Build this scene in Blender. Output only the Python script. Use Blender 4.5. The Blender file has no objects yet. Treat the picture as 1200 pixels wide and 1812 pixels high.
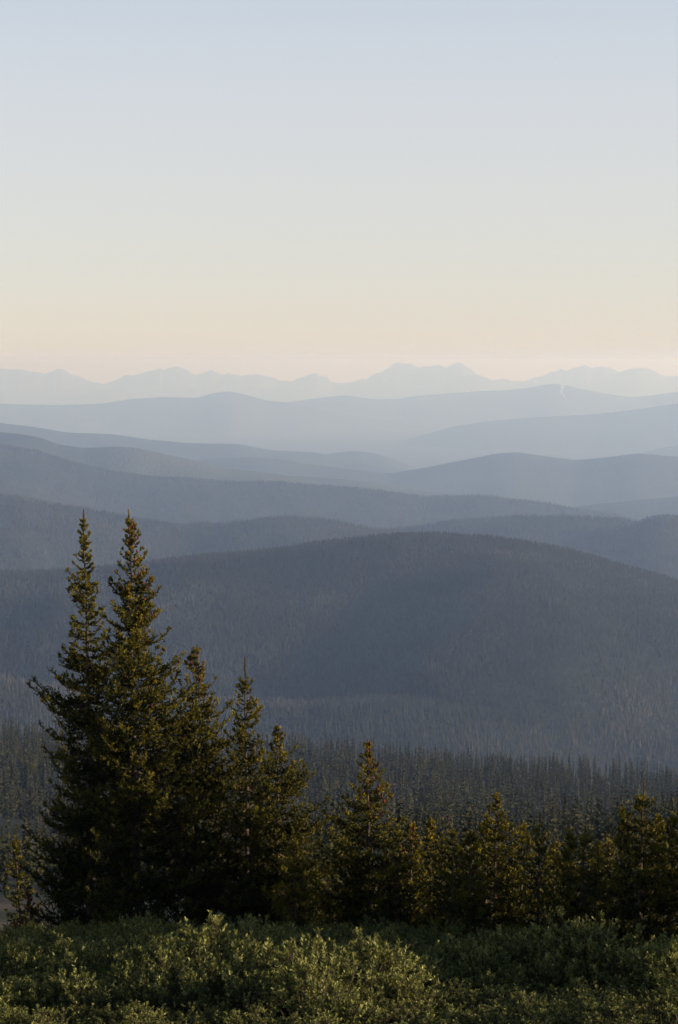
import bpy, math, random
import numpy as np
from mathutils import Vector, Euler

S = bpy.context.scene
C = S.collection
R = math.radians
rng = np.random.default_rng(11)
random.seed(5)

# ------------------------------------------------------------------ camera
F = 3500.0                       # focal length in photo pixels (1200 x 1812)
HY = 640.0                       # photo row of the level line
PITCH = math.atan((906 - HY) / F)
cd = bpy.data.cameras.new('camera')
cam = bpy.data.objects.new('camera', cd); C.objects.link(cam); S.camera = cam
cd.sensor_fit = 'VERTICAL'; cd.sensor_height = 36.0; cd.sensor_width = 24.0
cd.lens = 36.0 * F / 1812.0
cd.clip_start = 0.1; cd.clip_end = 300000
cam.location = (0, 0, 0)
cam.rotation_euler = (math.pi / 2 - PITCH, 0, 0)

# ------------------------------------------------------------------ sun and sky
SUN_AZ, SUN_EL = 98.0, 10.0       # degrees clockwise from the view, degrees up
sd = bpy.data.lights.new('sun', 'SUN'); sd.energy = 4.15; sd.angle = R(0.55)
sd.color = (1.0, 0.825, 0.63)
so = bpy.data.objects.new('sun', sd); C.objects.link(so)
sv = Vector((math.sin(R(SUN_AZ)) * math.cos(R(SUN_EL)), math.cos(R(SUN_AZ)) * math.cos(R(SUN_EL)), math.sin(R(SUN_EL))))
so.rotation_euler = sv.to_track_quat('Z', 'Y').to_euler()
so.location = (60, -10, 30)

w = bpy.data.worlds.new('World'); S.world = w; w.use_nodes = True
nt = w.node_tree; N = nt.nodes; L = nt.links
bg = N['Background']; bg.inputs[1].default_value = 0.1
sk = N.new('ShaderNodeTexSky'); sk.sky_type = 'NISHITA'; sk.sun_disc = False
sk.sun_elevation = R(SUN_EL); sk.sun_rotation = R(SUN_AZ)
sk.altitude = 3000; sk.air_density = 1.0; sk.dust_density = 2.0; sk.ozone_density = 1.0
tc = N.new('ShaderNodeTexCoord'); sx = N.new('ShaderNodeSeparateXYZ')
L.new(tc.outputs['Generated'], sx.inputs[0])
rp = N.new('ShaderNodeValToRGB'); rp.color_ramp.interpolation = 'B_SPLINE'
SKY = [(0.0, (.66, .57, .50)), (.015, (.665, .582, .515)), (.040, (.665, .610, .55)), (.070, (.67, .635, .60)),
       (.115, (.66, .645, .645)), (.175, (.595, .635, .69)), (.24, (.44, .51, .59)), (.36, (.15, .22, .34)), (1.0, (.04, .07, .14))]
cr = rp.color_ramp
while len(cr.elements) < len(SKY): cr.elements.new(0.5)
for e, (p, c) in zip(cr.elements, SKY): e.position = p
for e, (p, c) in zip(cr.elements, SKY): e.position = p; e.color = (*c, 1)
L.new(sx.outputs['Z'], rp.inputs[0])
sc = N.new('ShaderNodeVectorMath'); sc.operation = 'SCALE'; sc.inputs['Scale'].default_value = 10.0 / 2 ** 1.1 * 1.085
L.new(rp.outputs[0], sc.inputs[0])
mx = N.new('ShaderNodeMix'); mx.data_type = 'RGBA'; mx.inputs[0].default_value = 0.83
L.new(sk.outputs[0], mx.inputs['A']); L.new(sc.outputs[0], mx.inputs['B'])
L.new(mx.outputs['Result'], bg.inputs[0])

S.view_settings.view_transform = 'Standard'; S.view_settings.look = 'None'
S.view_settings.exposure = 1.1; S.view_settings.gamma = 1.0
S.view_settings.use_curve_mapping = False
S.cycles.use_denoising = True
S.cycles.max_bounces = 5; S.cycles.diffuse_bounces = 2; S.cycles.volume_bounces = 2
S.cycles.transmission_bounces = 2; S.cycles.glossy_bounces = 1
S.cycles.transparent_max_bounces = 8

# ------------------------------------------------------------------ helpers
cp, sp_ = math.cos(PITCH), math.sin(PITCH)
def pt(px, py, Y):
    """photo pixel and forward distance -> point of the place"""
    u = (px - 600) / F; v = (906 - py) / F
    d = np.array([u, cp + v * sp_, -sp_ + v * cp])
    return d * (Y / d[1])

def tag(o, label=None, cat=None, group=None, kind=None):
    if label: o['label'] = label
    if cat: o['category'] = cat
    if group: o['group'] = group
    if kind: o['kind'] = kind
    return o

def mesh_np(name, verts, faces, mats, midx=None, attrs=None, smooth=False):
    """verts Nx3, faces Mx3 or Mx4 int array"""
    me = bpy.data.meshes.new(name)
    verts = np.asarray(verts, np.float32); faces = np.asarray(faces, np.int32)
    k = faces.shape[1]
    me.vertices.add(len(verts)); me.vertices.foreach_set('co', verts.ravel())
    me.loops.add(faces.size); me.loops.foreach_set('vertex_index', faces.ravel())
    me.polygons.add(len(faces)); me.polygons.foreach_set('loop_start', np.arange(0, faces.size, k, dtype=np.int32))
    for m in mats: me.materials.append(m)
    if midx is not None: me.polygons.foreach_set('material_index', np.asarray(midx, np.int32))
    if smooth: me.polygons.foreach_set('use_smooth', np.ones(len(faces), bool))
    if attrs:
        for an, av in attrs.items():
            a = me.attributes.new(an, 'FLOAT', 'POINT'); a.data.foreach_set('value', np.asarray(av, np.float32))
    me.update(calc_edges=True)
    return me

def link(name, me, parent=None, loc=None):
    o = bpy.data.objects.new(name, me); C.objects.link(o)
    if parent: o.parent = parent
    if loc is not None: o.location = loc
    return o

def empty(name, loc):
    o = bpy.data.objects.new(name, None); C.objects.link(o); o.location = loc
    o.empty_display_size = 0.3
    return o

class Noise:
    def __init__(s, seed): s.t = np.random.default_rng(seed).random((256, 256))
    def n(s, x, y):
        xi = np.floor(x).astype(int); yi = np.floor(y).astype(int)
        fx = x - xi; fy = y - yi; fx = fx * fx * (3 - 2 * fx); fy = fy * fy * (3 - 2 * fy)
        t = s.t; a = t[xi & 255, yi & 255]; b = t[(xi + 1) & 255, yi & 255]
        c = t[xi & 255, (yi + 1) & 255]; d = t[(xi + 1) & 255, (yi + 1) & 255]
        return (a * (1 - fx) + b * fx) * (1 - fy) + (c * (1 - fx) + d * fx) * fy
    def fbm(s, x, y, o=4, g=.5):
        x = np.asarray(x, float); y = np.asarray(y, float)
        r = 0; am = 1; tot = 0
        for i in range(o):
            r = r + am * (s.n(x + 17.3 * i, y + 9.1 * i) - .5) * 2; tot += am
            x = x * 2.03; y = y * 2.03; am *= g
        return r / tot

# ------------------------------------------------------------------ materials
def new_mat(name):
    m = bpy.data.materials.new(name); m.use_nodes = True
    m.node_tree.nodes.clear()
    out = m.node_tree.nodes.new('ShaderNodeOutputMaterial')
    return m, m.node_tree, out

def ramp(nt, stops):
    r = nt.nodes.new('ShaderNodeValToRGB'); cr = r.color_ramp
    while len(cr.elements) < len(stops): cr.elements.new(.5)
    for e, (p, c) in zip(cr.elements, stops): e.position = p
    for e, (p, c) in zip(cr.elements, stops): e.position = p; e.color = (*c, 1)
    return r

def leaf_mat(name, stops, rough=.55, trans=.25, attr='tone', spec=.3, objvar=.0):
    m, nt, out = new_mat(name)
    a = nt.nodes.new('ShaderNodeAttribute'); a.attribute_name = attr
    r = ramp(nt, stops)
    if objvar:
        oi = nt.nodes.new('ShaderNodeObjectInfo')
        mm = nt.nodes.new('ShaderNodeMath'); mm.operation = 'MULTIPLY_ADD'
        mm.inputs[1].default_value = objvar; nt.links.new(oi.outputs['Random'], mm.inputs[0]); nt.links.new(a.outputs['Fac'], mm.inputs[2])
        nt.links.new(mm.outputs[0], r.inputs[0])
    else:
        nt.links.new(a.outputs['Fac'], r.inputs[0])
    p = nt.nodes.new('ShaderNodeBsdfPrincipled'); p.inputs['Roughness'].default_value = rough
    p.inputs['Specular IOR Level'].default_value = spec
    nt.links.new(r.outputs[0], p.inputs['Base Color'])
    t = nt.nodes.new('ShaderNodeBsdfTranslucent'); nt.links.new(r.outputs[0], t.inputs[0])
    ms = nt.nodes.new('ShaderNodeMixShader'); ms.inputs[0].default_value = trans
    nt.links.new(p.outputs[0], ms.inputs[1]); nt.links.new(t.outputs[0], ms.inputs[2])
    nt.links.new(ms.outputs[0], out.inputs[0])
    return m

def noise_mat(name, stops, scale, detail=4, rough=.9, bump=0, bscale=None, bdist=.05, stretch=(1, 1, 1)):
    m, nt, out = new_mat(name)
    tc = nt.nodes.new('ShaderNodeTexCoord'); mp = nt.nodes.new('ShaderNodeMapping'); mp.inputs['Scale'].default_value = stretch
    nt.links.new(tc.outputs['Object'], mp.inputs[0])
    n = nt.nodes.new('ShaderNodeTexNoise'); n.inputs['Scale'].default_value = scale; n.inputs['Detail'].default_value = detail
    nt.links.new(mp.outputs[0], n.inputs['Vector'])
    r = ramp(nt, stops); nt.links.new(n.outputs[0], r.inputs[0])
    p = nt.nodes.new('ShaderNodeBsdfPrincipled'); p.inputs['Roughness'].default_value = rough
    p.inputs['Specular IOR Level'].default_value = .15
    nt.links.new(r.outputs[0], p.inputs['Base Color'])
    if bump:
        n2 = nt.nodes.new('ShaderNodeTexNoise'); n2.inputs['Scale'].default_value = bscale or scale * 4; n2.inputs['Detail'].default_value = 4
        nt.links.new(mp.outputs[0], n2.inputs['Vector'])
        b = nt.nodes.new('ShaderNodeBump'); b.inputs['Strength'].default_value = bump; b.inputs['Distance'].default_value = bdist
        nt.links.new(n2.outputs[0], b.inputs['Height']); nt.links.new(b.outputs[0], p.inputs['Normal'])
    nt.links.new(p.outputs[0], out.inputs[0])
    return m

M_needle = leaf_mat('spruce_needles', [(0, (.006, .008, .002)), (.42, (.019, .021, .003)), (.64, (.100, .092, .009)), (1, (.30, .22, .022))], trans=.12, spec=.12, rough=.7, objvar=.12)  # upper stops carry painted warm highlights on new growth at the tips
M_needle_rust = leaf_mat('rusty_needles', [(0, (.04, .025, .008)), (.5, (.10, .055, .014)), (1, (.19, .08, .02))], trans=.2)
M_cone = noise_mat('cone_scales', [(.3, (.08, .018, .010)), (.7, (.17, .040, .020))], 60, rough=.6)
M_bark = noise_mat('spruce_bark', [(.3, (.04, .029, .023)), (.65, (.11, .08, .062))], 14, bump=.8, bscale=30, bdist=.01, stretch=(1, 1, .25))
M_twig = noise_mat('twig_bark', [(.3, (.07, .045, .03)), (.7, (.13, .085, .055))], 20)
M_willow = leaf_mat('willow_leaves', [(0, (.010, .013, .004)), (.42, (.055, .063, .014)), (.70, (.20, .205, .048)), (1, (.38, .37, .12))], rough=.6, trans=.3, spec=.2, objvar=.12)  # pale stops put sunlit sparkle into the colour, dark stops put shade
M_wstem = noise_mat('willow_stem', [(.3, (.04, .03, .022)), (.7, (.10, .07, .05))], 20)
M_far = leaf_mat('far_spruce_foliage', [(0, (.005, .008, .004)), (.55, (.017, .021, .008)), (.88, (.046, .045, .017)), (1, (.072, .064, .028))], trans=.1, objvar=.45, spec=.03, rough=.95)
M_farbark = noise_mat('far_trunk', [(.3, (.03, .025, .02)), (.7, (.06, .05, .04))], 2)
M_ground = noise_mat('slope_soil', [(.35, (.025, .030, .012)), (.52, (.042, .040, .020)), (.66, (.13, .092, .066))], .05, detail=8, bump=.5, bscale=2.5, bdist=.15)
M_floor = noise_mat('valley_forest_floor', [(.3, (.03, .035, .018)), (.7, (.06, .06, .035))], .002)

def hill_mat(name, stops, scale, fine, fine_amt):
    """forest cover too far off to tell the trees apart: broad patches and a fine bump"""
    m, nt, out = new_mat(name)
    tc = nt.nodes.new('ShaderNodeTexCoord')
    n = nt.nodes.new('ShaderNodeTexNoise'); n.inputs['Scale'].default_value = scale; n.inputs['Detail'].default_value = 6
    nt.links.new(tc.outputs['Object'], n.inputs['Vector'])
    r = ramp(nt, stops); nt.links.new(n.outputs[0], r.inputs[0])
    n2 = nt.nodes.new('ShaderNodeTexVoronoi'); n2.inputs['Scale'].default_value = fine
    nt.links.new(tc.outputs['Object'], n2.inputs['Vector'])
    b = nt.nodes.new('ShaderNodeBump'); b.inputs['Strength'].default_value = fine_amt; b.inputs['Distance'].default_value = .5 / fine
    b.invert = True
    nt.links.new(n2.outputs['Distance'], b.inputs['Height'])
    p = nt.nodes.new('ShaderNodeBsdfPrincipled'); p.inputs['Roughness'].default_value = .95; p.inputs['Specular IOR Level'].default_value = .1
    nt.links.new(r.outputs[0], p.inputs['Base Color']); nt.links.new(b.outputs[0], p.inputs['Normal'])
    nt.links.new(p.outputs[0], out.inputs[0])
    return m
M_hill = hill_mat('forested_hillside', [(.3, (.020, .026, .014)), (.55, (.032, .036, .019)), (.75, (.045, .044, .028))], .003, .12, .6)
M_ridge = hill_mat('distant_forested_ridge', [(.3, (.020, .028, .016)), (.6, (.05, .055, .032)), (.8, (.09, .085, .055))], .0012, .05, .8)

m, nt, out = new_mat('alpine_rock_and_snow'); M_alp = m
tc = nt.nodes.new('ShaderNodeTexCoord')
mp = nt.nodes.new('ShaderNodeMapping'); mp.inputs['Rotation'].default_value = (0, .6, .4); mp.inputs['Scale'].default_value = (1.6, 1, .5)
nt.links.new(tc.outputs['Object'], mp.inputs[0])
n = nt.nodes.new('ShaderNodeTexNoise'); n.inputs['Scale'].default_value = .0022; n.inputs['Detail'].default_value = 7; n.inputs['Roughness'].default_value = .65
nt.links.new(mp.outputs[0], n.inputs['Vector'])
r = ramp(nt, [(.35, (.05, .05, .05)), (.64, (.075, .072, .07)), (.70, (.5, .5, .52)), (1, (.6, .6, .62))]); nt.links.new(n.outputs[0], r.inputs[0])
p = nt.nodes.new('ShaderNodeBsdfPrincipled'); p.inputs['Roughness'].default_value = .9
nt.links.new(r.outputs[0], p.inputs['Base Color']); nt.links.new(p.outputs[0], out.inputs[0])
M_snow = noise_mat('old_snow', [(.3, (.33, .32, .33)), (.7, (.46, .44, .44))], .02, rough=.7)

# ------------------------------------------------------------------ ground under and below the viewpoint
NZ = Noise(3)
def ground_z(x, y):
    x = np.asarray(x, float); y = np.asarray(y, float)
    ys = [-400, -60, 0, 23, 45, 120, 250, 500, 800, 1200, 1320, 1700, 2400, 3200]
    ds = [-60, -9, -1.7, -7.7, -13.5, -34, -69, -126, -190, -252, -272, -410, -640, -1110]
    z = np.interp(y, ys, ds)
    ramp_ = np.clip((y - 60) / 300, 0, 1)
    z = z + .22 * NZ.fbm(x * .22, y * .22, 3) + ramp_ * 7 * NZ.fbm(x * .011, y * .011, 4)
    # the bench drops away a little sooner on the left
    z = z - np.clip((y - 500) / 700, 0, 1) * np.clip(x, -300, 400) * .072
    return z
ys = np.concatenate([np.linspace(-400, -20, 20), np.linspace(-16, 70, 130), np.geomspace(73, 3200, 170)])
us = np.linspace(-1, 1, 181)
Yg, Ug = np.meshgrid(ys, us, indexing='ij')
Xg = Ug * (60 + np.clip(Yg, 0, None) * .75 + np.clip(-Yg, 0, None))
Zg = ground_z(Xg, Yg)
def grid_faces(a, b):
    i = np.arange(a - 1)[:, None] * b + np.arange(b - 1)[None]
    i = i.ravel(); return np.stack([i, i + 1, i + b + 1, i + b], 1)
link('hillside_ground', mesh_np('hillside_ground', np.stack([Xg, Yg, Zg], -1).reshape(-1, 3), grid_faces(*Xg.shape), [M_ground], smooth=True))['kind'] = 'structure'
VZ = -1100.0
link('valley_floor', mesh_np('valley_floor', [(-60000, 1500, VZ), (60000, 1500, VZ), (60000, 84000, VZ), (-60000, 84000, VZ)], [(0, 1, 2, 3)], [M_floor]))['kind'] = 'structure'

# ------------------------------------------------------------------ ridges
def ext(pts, seed):
    """carry a crest on past both ends of the frame"""
    r = random.Random(seed); pts = list(pts)
    lx, ly = pts[0]; rx, ry = pts[-1]
    sl = (pts[1][1] - ly) / (pts[1][0] - lx); sr = (ry - pts[-2][1]) / (rx - pts[-2][0])
    L = []; R_ = []
    for k in range(1, 9):
        L.append((lx - 90 * k, ly - 90 * max(-.12, min(.12, sl)) * math.sin(k * .7) / .7 + r.uniform(-4, 4)))
        R_.append((rx + 90 * k, ry + 90 * max(-.12, min(.12, sr)) * math.sin(k * .7) / .7 + r.uniform(-4, 4)))
    return L[::-1] + pts + R_

def smooth_interp(x, xp, fp, wd):
    n = 7; acc = 0; tot = 0
    for k in range(-n, n + 1):
        wt = math.exp(-(k / n * 1.8) ** 2); acc = acc + wt * np.interp(x + k / n * wd, xp, fp); tot += wt
    return acc / tot

class Ridge:
    def __init__(s, pts, D, slope, round_, amp, wav, seed, wob=0.0, smooth=12, rough=0.0, lobes=(), front=None, back=None):
        s.p = ext(pts, seed); s.D = D; s.slope = slope; s.w = round_; s.amp = amp; s.wav = wav
        s.nz = Noise(seed); s.wob = wob; s.sm = smooth; s.rough = rough; s.lobes = lobes
        s.front = front or 2600; s.back = back or 3000
        xp = np.array([q[0] for q in s.p], float); yp = np.array([q[1] for q in s.p], float)
        s.xp, s.yp = xp, yp
    def crestY(s, a):
        return s.D * (1 + s.wob * s.nz.fbm(a * 9 + 3.3, a * 0 + 7.7, 2))
    def z(s, a, t):
        """a: lateral tangent, t: metres in front of (+) or behind (-) the crest"""
        px = 600 + a * F
        py = smooth_interp(px, s.xp, s.yp, s.sm) if s.sm else np.interp(px, s.xp, s.yp)
        Y = s.crestY(a)
        c = -(py - HY) / F * Y
        if s.rough:
            c = c + s.rough * s.nz.fbm(a * 330, a * 0 + 1.1, 3, .6)
        tt = np.abs(t)
        drop = s.slope * (np.sqrt(tt * tt + s.w * s.w) - s.w)
        x = a * (Y - t); y = Y - t
        k = np.clip(tt / (s.w * 2.5), 0, 1)
        n = s.nz.fbm(x / s.wav, y / (s.wav * 1.7), 5)
        rid = 1 - 2 * np.abs(s.nz.fbm(x / (s.wav * 1.3) + 31, y / (s.wav * 2.6), 3))
        z = c - drop + s.amp * k * (.65 * n + .5 * (rid - .6))
        for (lx, ly, rx, ry, h) in s.lobes:     # hand-placed spurs, in metres about the place
            z = z + h * np.exp(-((x - lx) / rx) ** 2 - ((y - ly) / ry) ** 2) * np.clip(t / 150, 0, 1)
        return np.clip(z, VZ - 4, 30), x, y
    def build(s, name, mat, nu=260, nv=111, span=.36):
        a = np.linspace(-span, span, nu)
        q = np.linspace(-1, 1, nv); t = np.sign(q) * np.abs(q) ** 1.5
        t = np.where(t > 0, t * s.front, t * s.back)
        A, T = np.meshgrid(a, t, indexing='ij')
        z, x, y = s.z(A, T)
        o = link(name, mesh_np(name, np.stack([x, y, z], -1).reshape(-1, 3), grid_faces(nu, nv)[:, ::-1], [mat], smooth=True))
        o['kind'] = 'structure'
        return o

P0 = [(0,651),(10,653),(18,656),(35,654),(60,658),(82,662),(92,657),(105,652),(115,656),(130,663),(150,670),(180,680),(190,679),(208,672),(222,665),(245,663),(262,658),(278,655),(283,652),(290,655),(312,647),(325,652),(347,663),(360,660),(367,658),(373,654),(385,659),(392,662),(405,661),(425,666),(440,664),(455,662),(470,665),(482,668),(500,675),(512,675),(522,672),(540,665),(560,661),(568,664),(578,667),(585,673),(600,679),
      (605,679),(615,677),(628,675),(640,671),(648,672),(655,666),(672,658),(685,652),(692,645),(700,641),(712,643),(728,644),(735,648),(745,650),(760,648),(778,646),(788,652),(800,644),(808,642),(820,645),(832,652),(842,660),(855,666),(875,674),(888,670),(905,674),(925,675),(945,668),(970,660),(990,654),(1005,655),(1022,649),(1032,646),(1045,650),(1060,650),(1078,649),(1092,658),(1110,664),(1150,668),(1200,672)]
P0b = [(1000,700),(1040,686),(1070,672),(1092,660),(1110,653),(1130,651),(1145,652),(1160,658),(1170,664),(1185,666),(1200,665),(1240,672)]
P0c = [(740,705),(780,682),(810,668),(835,662),(855,667),(880,677),(905,684),(925,688),(960,700)]
P1 = [(0,714),(50,716),(100,717),(180,714),(230,706),(290,702),(350,704),(378,695),(405,692),(430,697),(470,708),(520,713),(560,722),(620,735),(700,745)]
P1b = [(400,735),(480,716),(520,710),(560,704),(610,699),(660,706),(700,706),(740,700),(800,695),(850,692),(900,690),(940,685),(975,679),(1000,681),(1030,689),(1080,698),(1120,703),(1160,698),(1200,693)]
P2 = [(500,840),(600,812),(650,797),(720,778),(800,755),(860,745),(950,738),(1050,733),(1120,725),(1200,713)]
P3 = [(1000,830),(1080,815),(1140,800),(1170,792),(1200,788)]
P4 = [(0,748),(60,755),(120,765),(200,768),(260,778),(330,786),(420,786),(480,797),(560,801),(640,818),(740,838)]
P4b = [(480,840),(540,815),(590,801),(630,797),(670,803),(710,818),(750,833),(800,850)]
P5 = [(250,830),(330,819),(370,812),(430,809),(500,812),(560,822),(620,830),(690,838),(750,828),(830,812),(880,802),(915,800),(960,806),(1020,814),(1080,808),(1130,802),(1200,808)]
P5b = [(450,838),(600,848),(690,860),(760,872),(850,880),(950,898),(1050,920)]
P6 = [(0,765),(40,769),(75,776),(100,786),(150,793),(200,790),(240,792),(300,805),(350,816),(400,829),(450,834),(500,840),(550,850),(620,870),(700,890)]
P7 = [(0,790),(60,800),(130,822),(200,838),(260,846),(300,848),(400,857),(500,857),(600,864),(660,869),(700,875),(750,882),(850,882),(950,892),(1000,900),(1060,910),(1100,917),(1130,925),(1200,945)]
P8 = [(0,882),(40,885),(90,897),(150,905),(200,916),(260,924),(330,934),(400,932),(450,924),(500,919),(550,922),(600,930),(670,941),(720,950),(800,970)]
P8b = [(600,962),(660,948),(700,942),(740,938),(800,928),(850,922),(920,918),(1000,918),(1080,922),(1130,928),(1200,935)]
P8c = [(1050,975),(1100,950),(1128,932),(1145,921),(1160,917),(1180,914),(1200,917),(1260,930)]
P9 = [(0,1018),(60,1017),(100,1015),(200,1008),(290,998),(400,985),(500,975),(570,965),(640,957),(700,950),(750,948),(800,950),(860,955),(930,965),(1000,977),(1060,993),(1120,1012),(1200,1035)]
P10 = [(0,1225),(150,1245),(300,1258),(400,1262),(530,1264),(600,1258),(700,1259),(800,1270),(950,1290),(1050,1308),(1200,1330)]

Ridge(P0, 56000, .45, 250, 420, 1500, 41, smooth=0, rough=42, front=4200, back=4000).build('mountain_range', M_alp, 1300, 61, .26)
Ridge(P0c, 53000, .4, 250, 300, 1500, 42, smooth=3, rough=14, front=3500).build('mountain', M_alp, 300, 51, .12)
Ridge(P0b, 54000, .4, 250, 300, 1500, 43, smooth=4, rough=10, front=3500).build('mountain', M_alp, 500, 51, .26)
r1 = Ridge(P1, 33000, .2, 300, 130, 1800, 44, front=6000, back=6000); r1.build('far_ridge', M_ridge)
r1b = Ridge(P1b, 36000, .2, 300, 150, 2000, 45, front=6500, back=6000, smooth=8); r1b.build('far_ridge', M_ridge)
Ridge(P2, 27000, .18, 400, 120, 1800, 46, front=6500, back=6000).build('far_ridge', M_ridge)
Ridge(P3, 22000, .18, 400, 100, 1500, 47, front=4500, back=4000).build('far_ridge', M_ridge)
Ridge(P4, 17500, .17, 300, 80, 1300, 48, front=4000, back=4000).build('ridge', M_ridge)
Ridge(P4b, 19000, .17, 300, 80, 1300, 49, front=4000, back=4000).build('ridge', M_ridge)
Ridge(P5, 15000, .16, 250, 80, 1200, 50, front=3500, back=3500).build('ridge', M_ridge)
Ridge(P5b, 12300, .16, 250, 60, 1100, 51, front=3200, back=3000).build('ridge', M_ridge)
r6 = Ridge(P6, 11300, .16, 200, 60, 900, 52, front=3000, back=3000); r6.build('ridge', M_ridge)
r7 = Ridge(P7, 9300, .15, 180, 60, 800, 53, front=2800, back=2800); r7.build('ridge', M_hill)
r8 = Ridge(P8, 6300, .18, 130, 60, 600, 54, front=2200, back=2000); r8.build('hill', M_hill)
r8b = Ridge(P8b, 6900, .17, 130, 60, 600, 55, front=2200, back=2000); r8b.build('hill', M_hill)
r8c = Ridge(P8c, 6600, .2, 100, 40, 500, 56, front=1800, back=1500); r8c.build('hill', M_hill)
r9 = Ridge(P9, 4050, .175, 150, 34, 420, 57, front=1700, back=1200, smooth=30,
           lobes=[(560, 3350, 230, 420, 58), (330, 3150, 160, 300, 36), (-330, 3500, 260, 500, 24), (60, 3450, 260, 480, -13), (820, 3500, 200, 400, 30)])
r9.build('hill', M_hill, 360, 161)
r10 = Ridge(P10, 2880, .14, 60, 14, 260, 58, front=600, back=240, smooth=30); r10.build('foothill', M_hill, 300, 91)

# snow couloir on the shoulder of the far ridge
sp = [(984,678,3),(991,681,9),(996,683,8),(994,688,5),(992,693,3.5),(995,699,4),(999,704,2.5),(1001,709,1)]
vs = []
for (px, py, wd) in sp:
    a0 = (px - 600) / F; tt = np.linspace(20, 5000, 900)
    z, x, y = r1b.z(np.full_like(tt, a0), tt); pyy = HY - z / y * F
    k = int(np.argmin(np.abs(pyy - py)))
    for s_ in (-.5, .5):
        z, x, y = r1b.z(np.array([a0 + s_ * wd / F]), np.array([tt[k]])); vs.append((float(x[0]), float(y[0]) - 8, float(z[0]) + 10))
fs = [(2 * i, 2 * i + 1, 2 * i + 3, 2 * i + 2) for i in range(len(sp) - 1)]
tag(link('snow_patch', mesh_np('snow_patch', vs, fs, [M_snow])), kind='structure')

# ------------------------------------------------------------------ far forests: countless trees, one object each
def tri_tree(seed, H=1.0, Wd=.2, nb=26, steps=3):
    """small spiky conifer: ragged whorls of boughs as triangles, unit height"""
    r = np.random.default_rng(seed); V = []; Fc = []; tn = []
    for i in range(nb):
        f = (i + .5) / nb; z = .06 + .92 * f
        rad = Wd * (1 - f) ** .85 * r.uniform(.75, 1.1) + .012
        a0 = r.uniform(0, 6.28)
        for k in range(steps):
            a = a0 + k * 6.283 / steps + r.uniform(-.3, .3); da = r.uniform(.35, .6)
            zt = z - rad * r.uniform(.25, .8); b = len(V)
            V += [(0, 0, z + .06), (rad * math.cos(a - da), rad * math.sin(a - da), zt), (rad * math.cos(a + da), rad * math.sin(a + da), zt + r.uniform(-.01, .01))]
            Fc.append((b, b + 1, b + 2)); tn += [r.uniform(.2, .7)] * 3
    return np.array(V), np.array(Fc), np.array(tn)

def forest_gn(name, P, scl, rot, label, cat, src=None, cone=None):
    """P: points on which the trees stand; the tree is made of stacked cones inside the node tree, or taken from src objects"""
    me = bpy.data.meshes.new(name); me.vertices.add(len(P)); me.vertices.foreach_set('co', np.asarray(P, np.float32).ravel())
    a = me.attributes.new('scl', 'FLOAT', 'POINT'); a.data.foreach_set('value', scl.astype(np.float32))
    a = me.attributes.new('rot', 'FLOAT', 'POINT'); a.data.foreach_set('value', rot.astype(np.float32))
    o = link(name, me); tag(o, label, cat, kind='stuff')
    ng = bpy.data.node_groups.new(name, 'GeometryNodeTree')
    ng.interface.new_socket('Geometry', in_out='INPUT', socket_type='NodeSocketGeometry')
    ng.interface.new_socket('Geometry', in_out='OUTPUT', socket_type='NodeSocketGeometry')
    n = ng.nodes; l = ng.links
    gi = n.new('NodeGroupInput'); go = n.new('NodeGroupOutput')
    iop = n.new('GeometryNodeInstanceOnPoints'); l.new(gi.outputs[0], iop.inputs['Points'])
    jn = n.new('GeometryNodeJoinGeometry')
    if src:
        g2i = n.new('GeometryNodeGeometryToInstance')
        for s_ in src[::-1]:
            oi = n.new('GeometryNodeObjectInfo'); oi.inputs['Object'].default_value = s_; oi.transform_space = 'ORIGINAL'
            l.new(oi.outputs['Geometry'], g2i.inputs[0])
        iop.inputs['Pick Instance'].default_value = True
        l.new(g2i.outputs[0], iop.inputs['Instance'])
        rv = n.new('FunctionNodeRandomValue'); rv.data_type = 'INT'
        rv.inputs[4].default_value = 0; rv.inputs[5].default_value = len(src) - 1
        l.new(rv.outputs[2], iop.inputs['Instance Index'])
    else:
        for (r0, z0, h) in cone:
            c = n.new('GeometryNodeMeshCone'); c.inputs['Vertices'].default_value = 5; c.fill_type = 'NONE'
            c.inputs['Radius Bottom'].default_value = r0; c.inputs['Radius Top'].default_value = 0; c.inputs['Depth'].default_value = h
            t = n.new('GeometryNodeTransform'); t.inputs['Translation'].default_value = (0, 0, z0)
            t.inputs['Rotation'].default_value = (0, 0, z0 * 5)
            l.new(c.outputs['Mesh'], t.inputs[0]); l.new(t.outputs[0], jn.inputs[0])
        sm = n.new('GeometryNodeSetMaterial'); sm.inputs['Material'].default_value = M_farcone
        l.new(jn.outputs[0], sm.inputs[0]); l.new(sm.outputs[0], iop.inputs['Instance'])
    na = n.new('GeometryNodeInputNamedAttribute'); na.inputs['Name'].default_value = 'scl'
    nr = n.new('GeometryNodeInputNamedAttribute'); nr.inputs['Name'].default_value = 'rot'
    cx = n.new('ShaderNodeCombineXYZ'); l.new(nr.outputs[0], cx.inputs[2])
    l.new(cx.outputs[0], iop.inputs['Rotation']); l.new(na.outputs[0], iop.inputs['Scale'])
    l.new(iop.outputs[0], go.inputs[0])
    md = o.modifiers.new('trees', 'NODES'); md.node_group = ng
    return o

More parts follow.
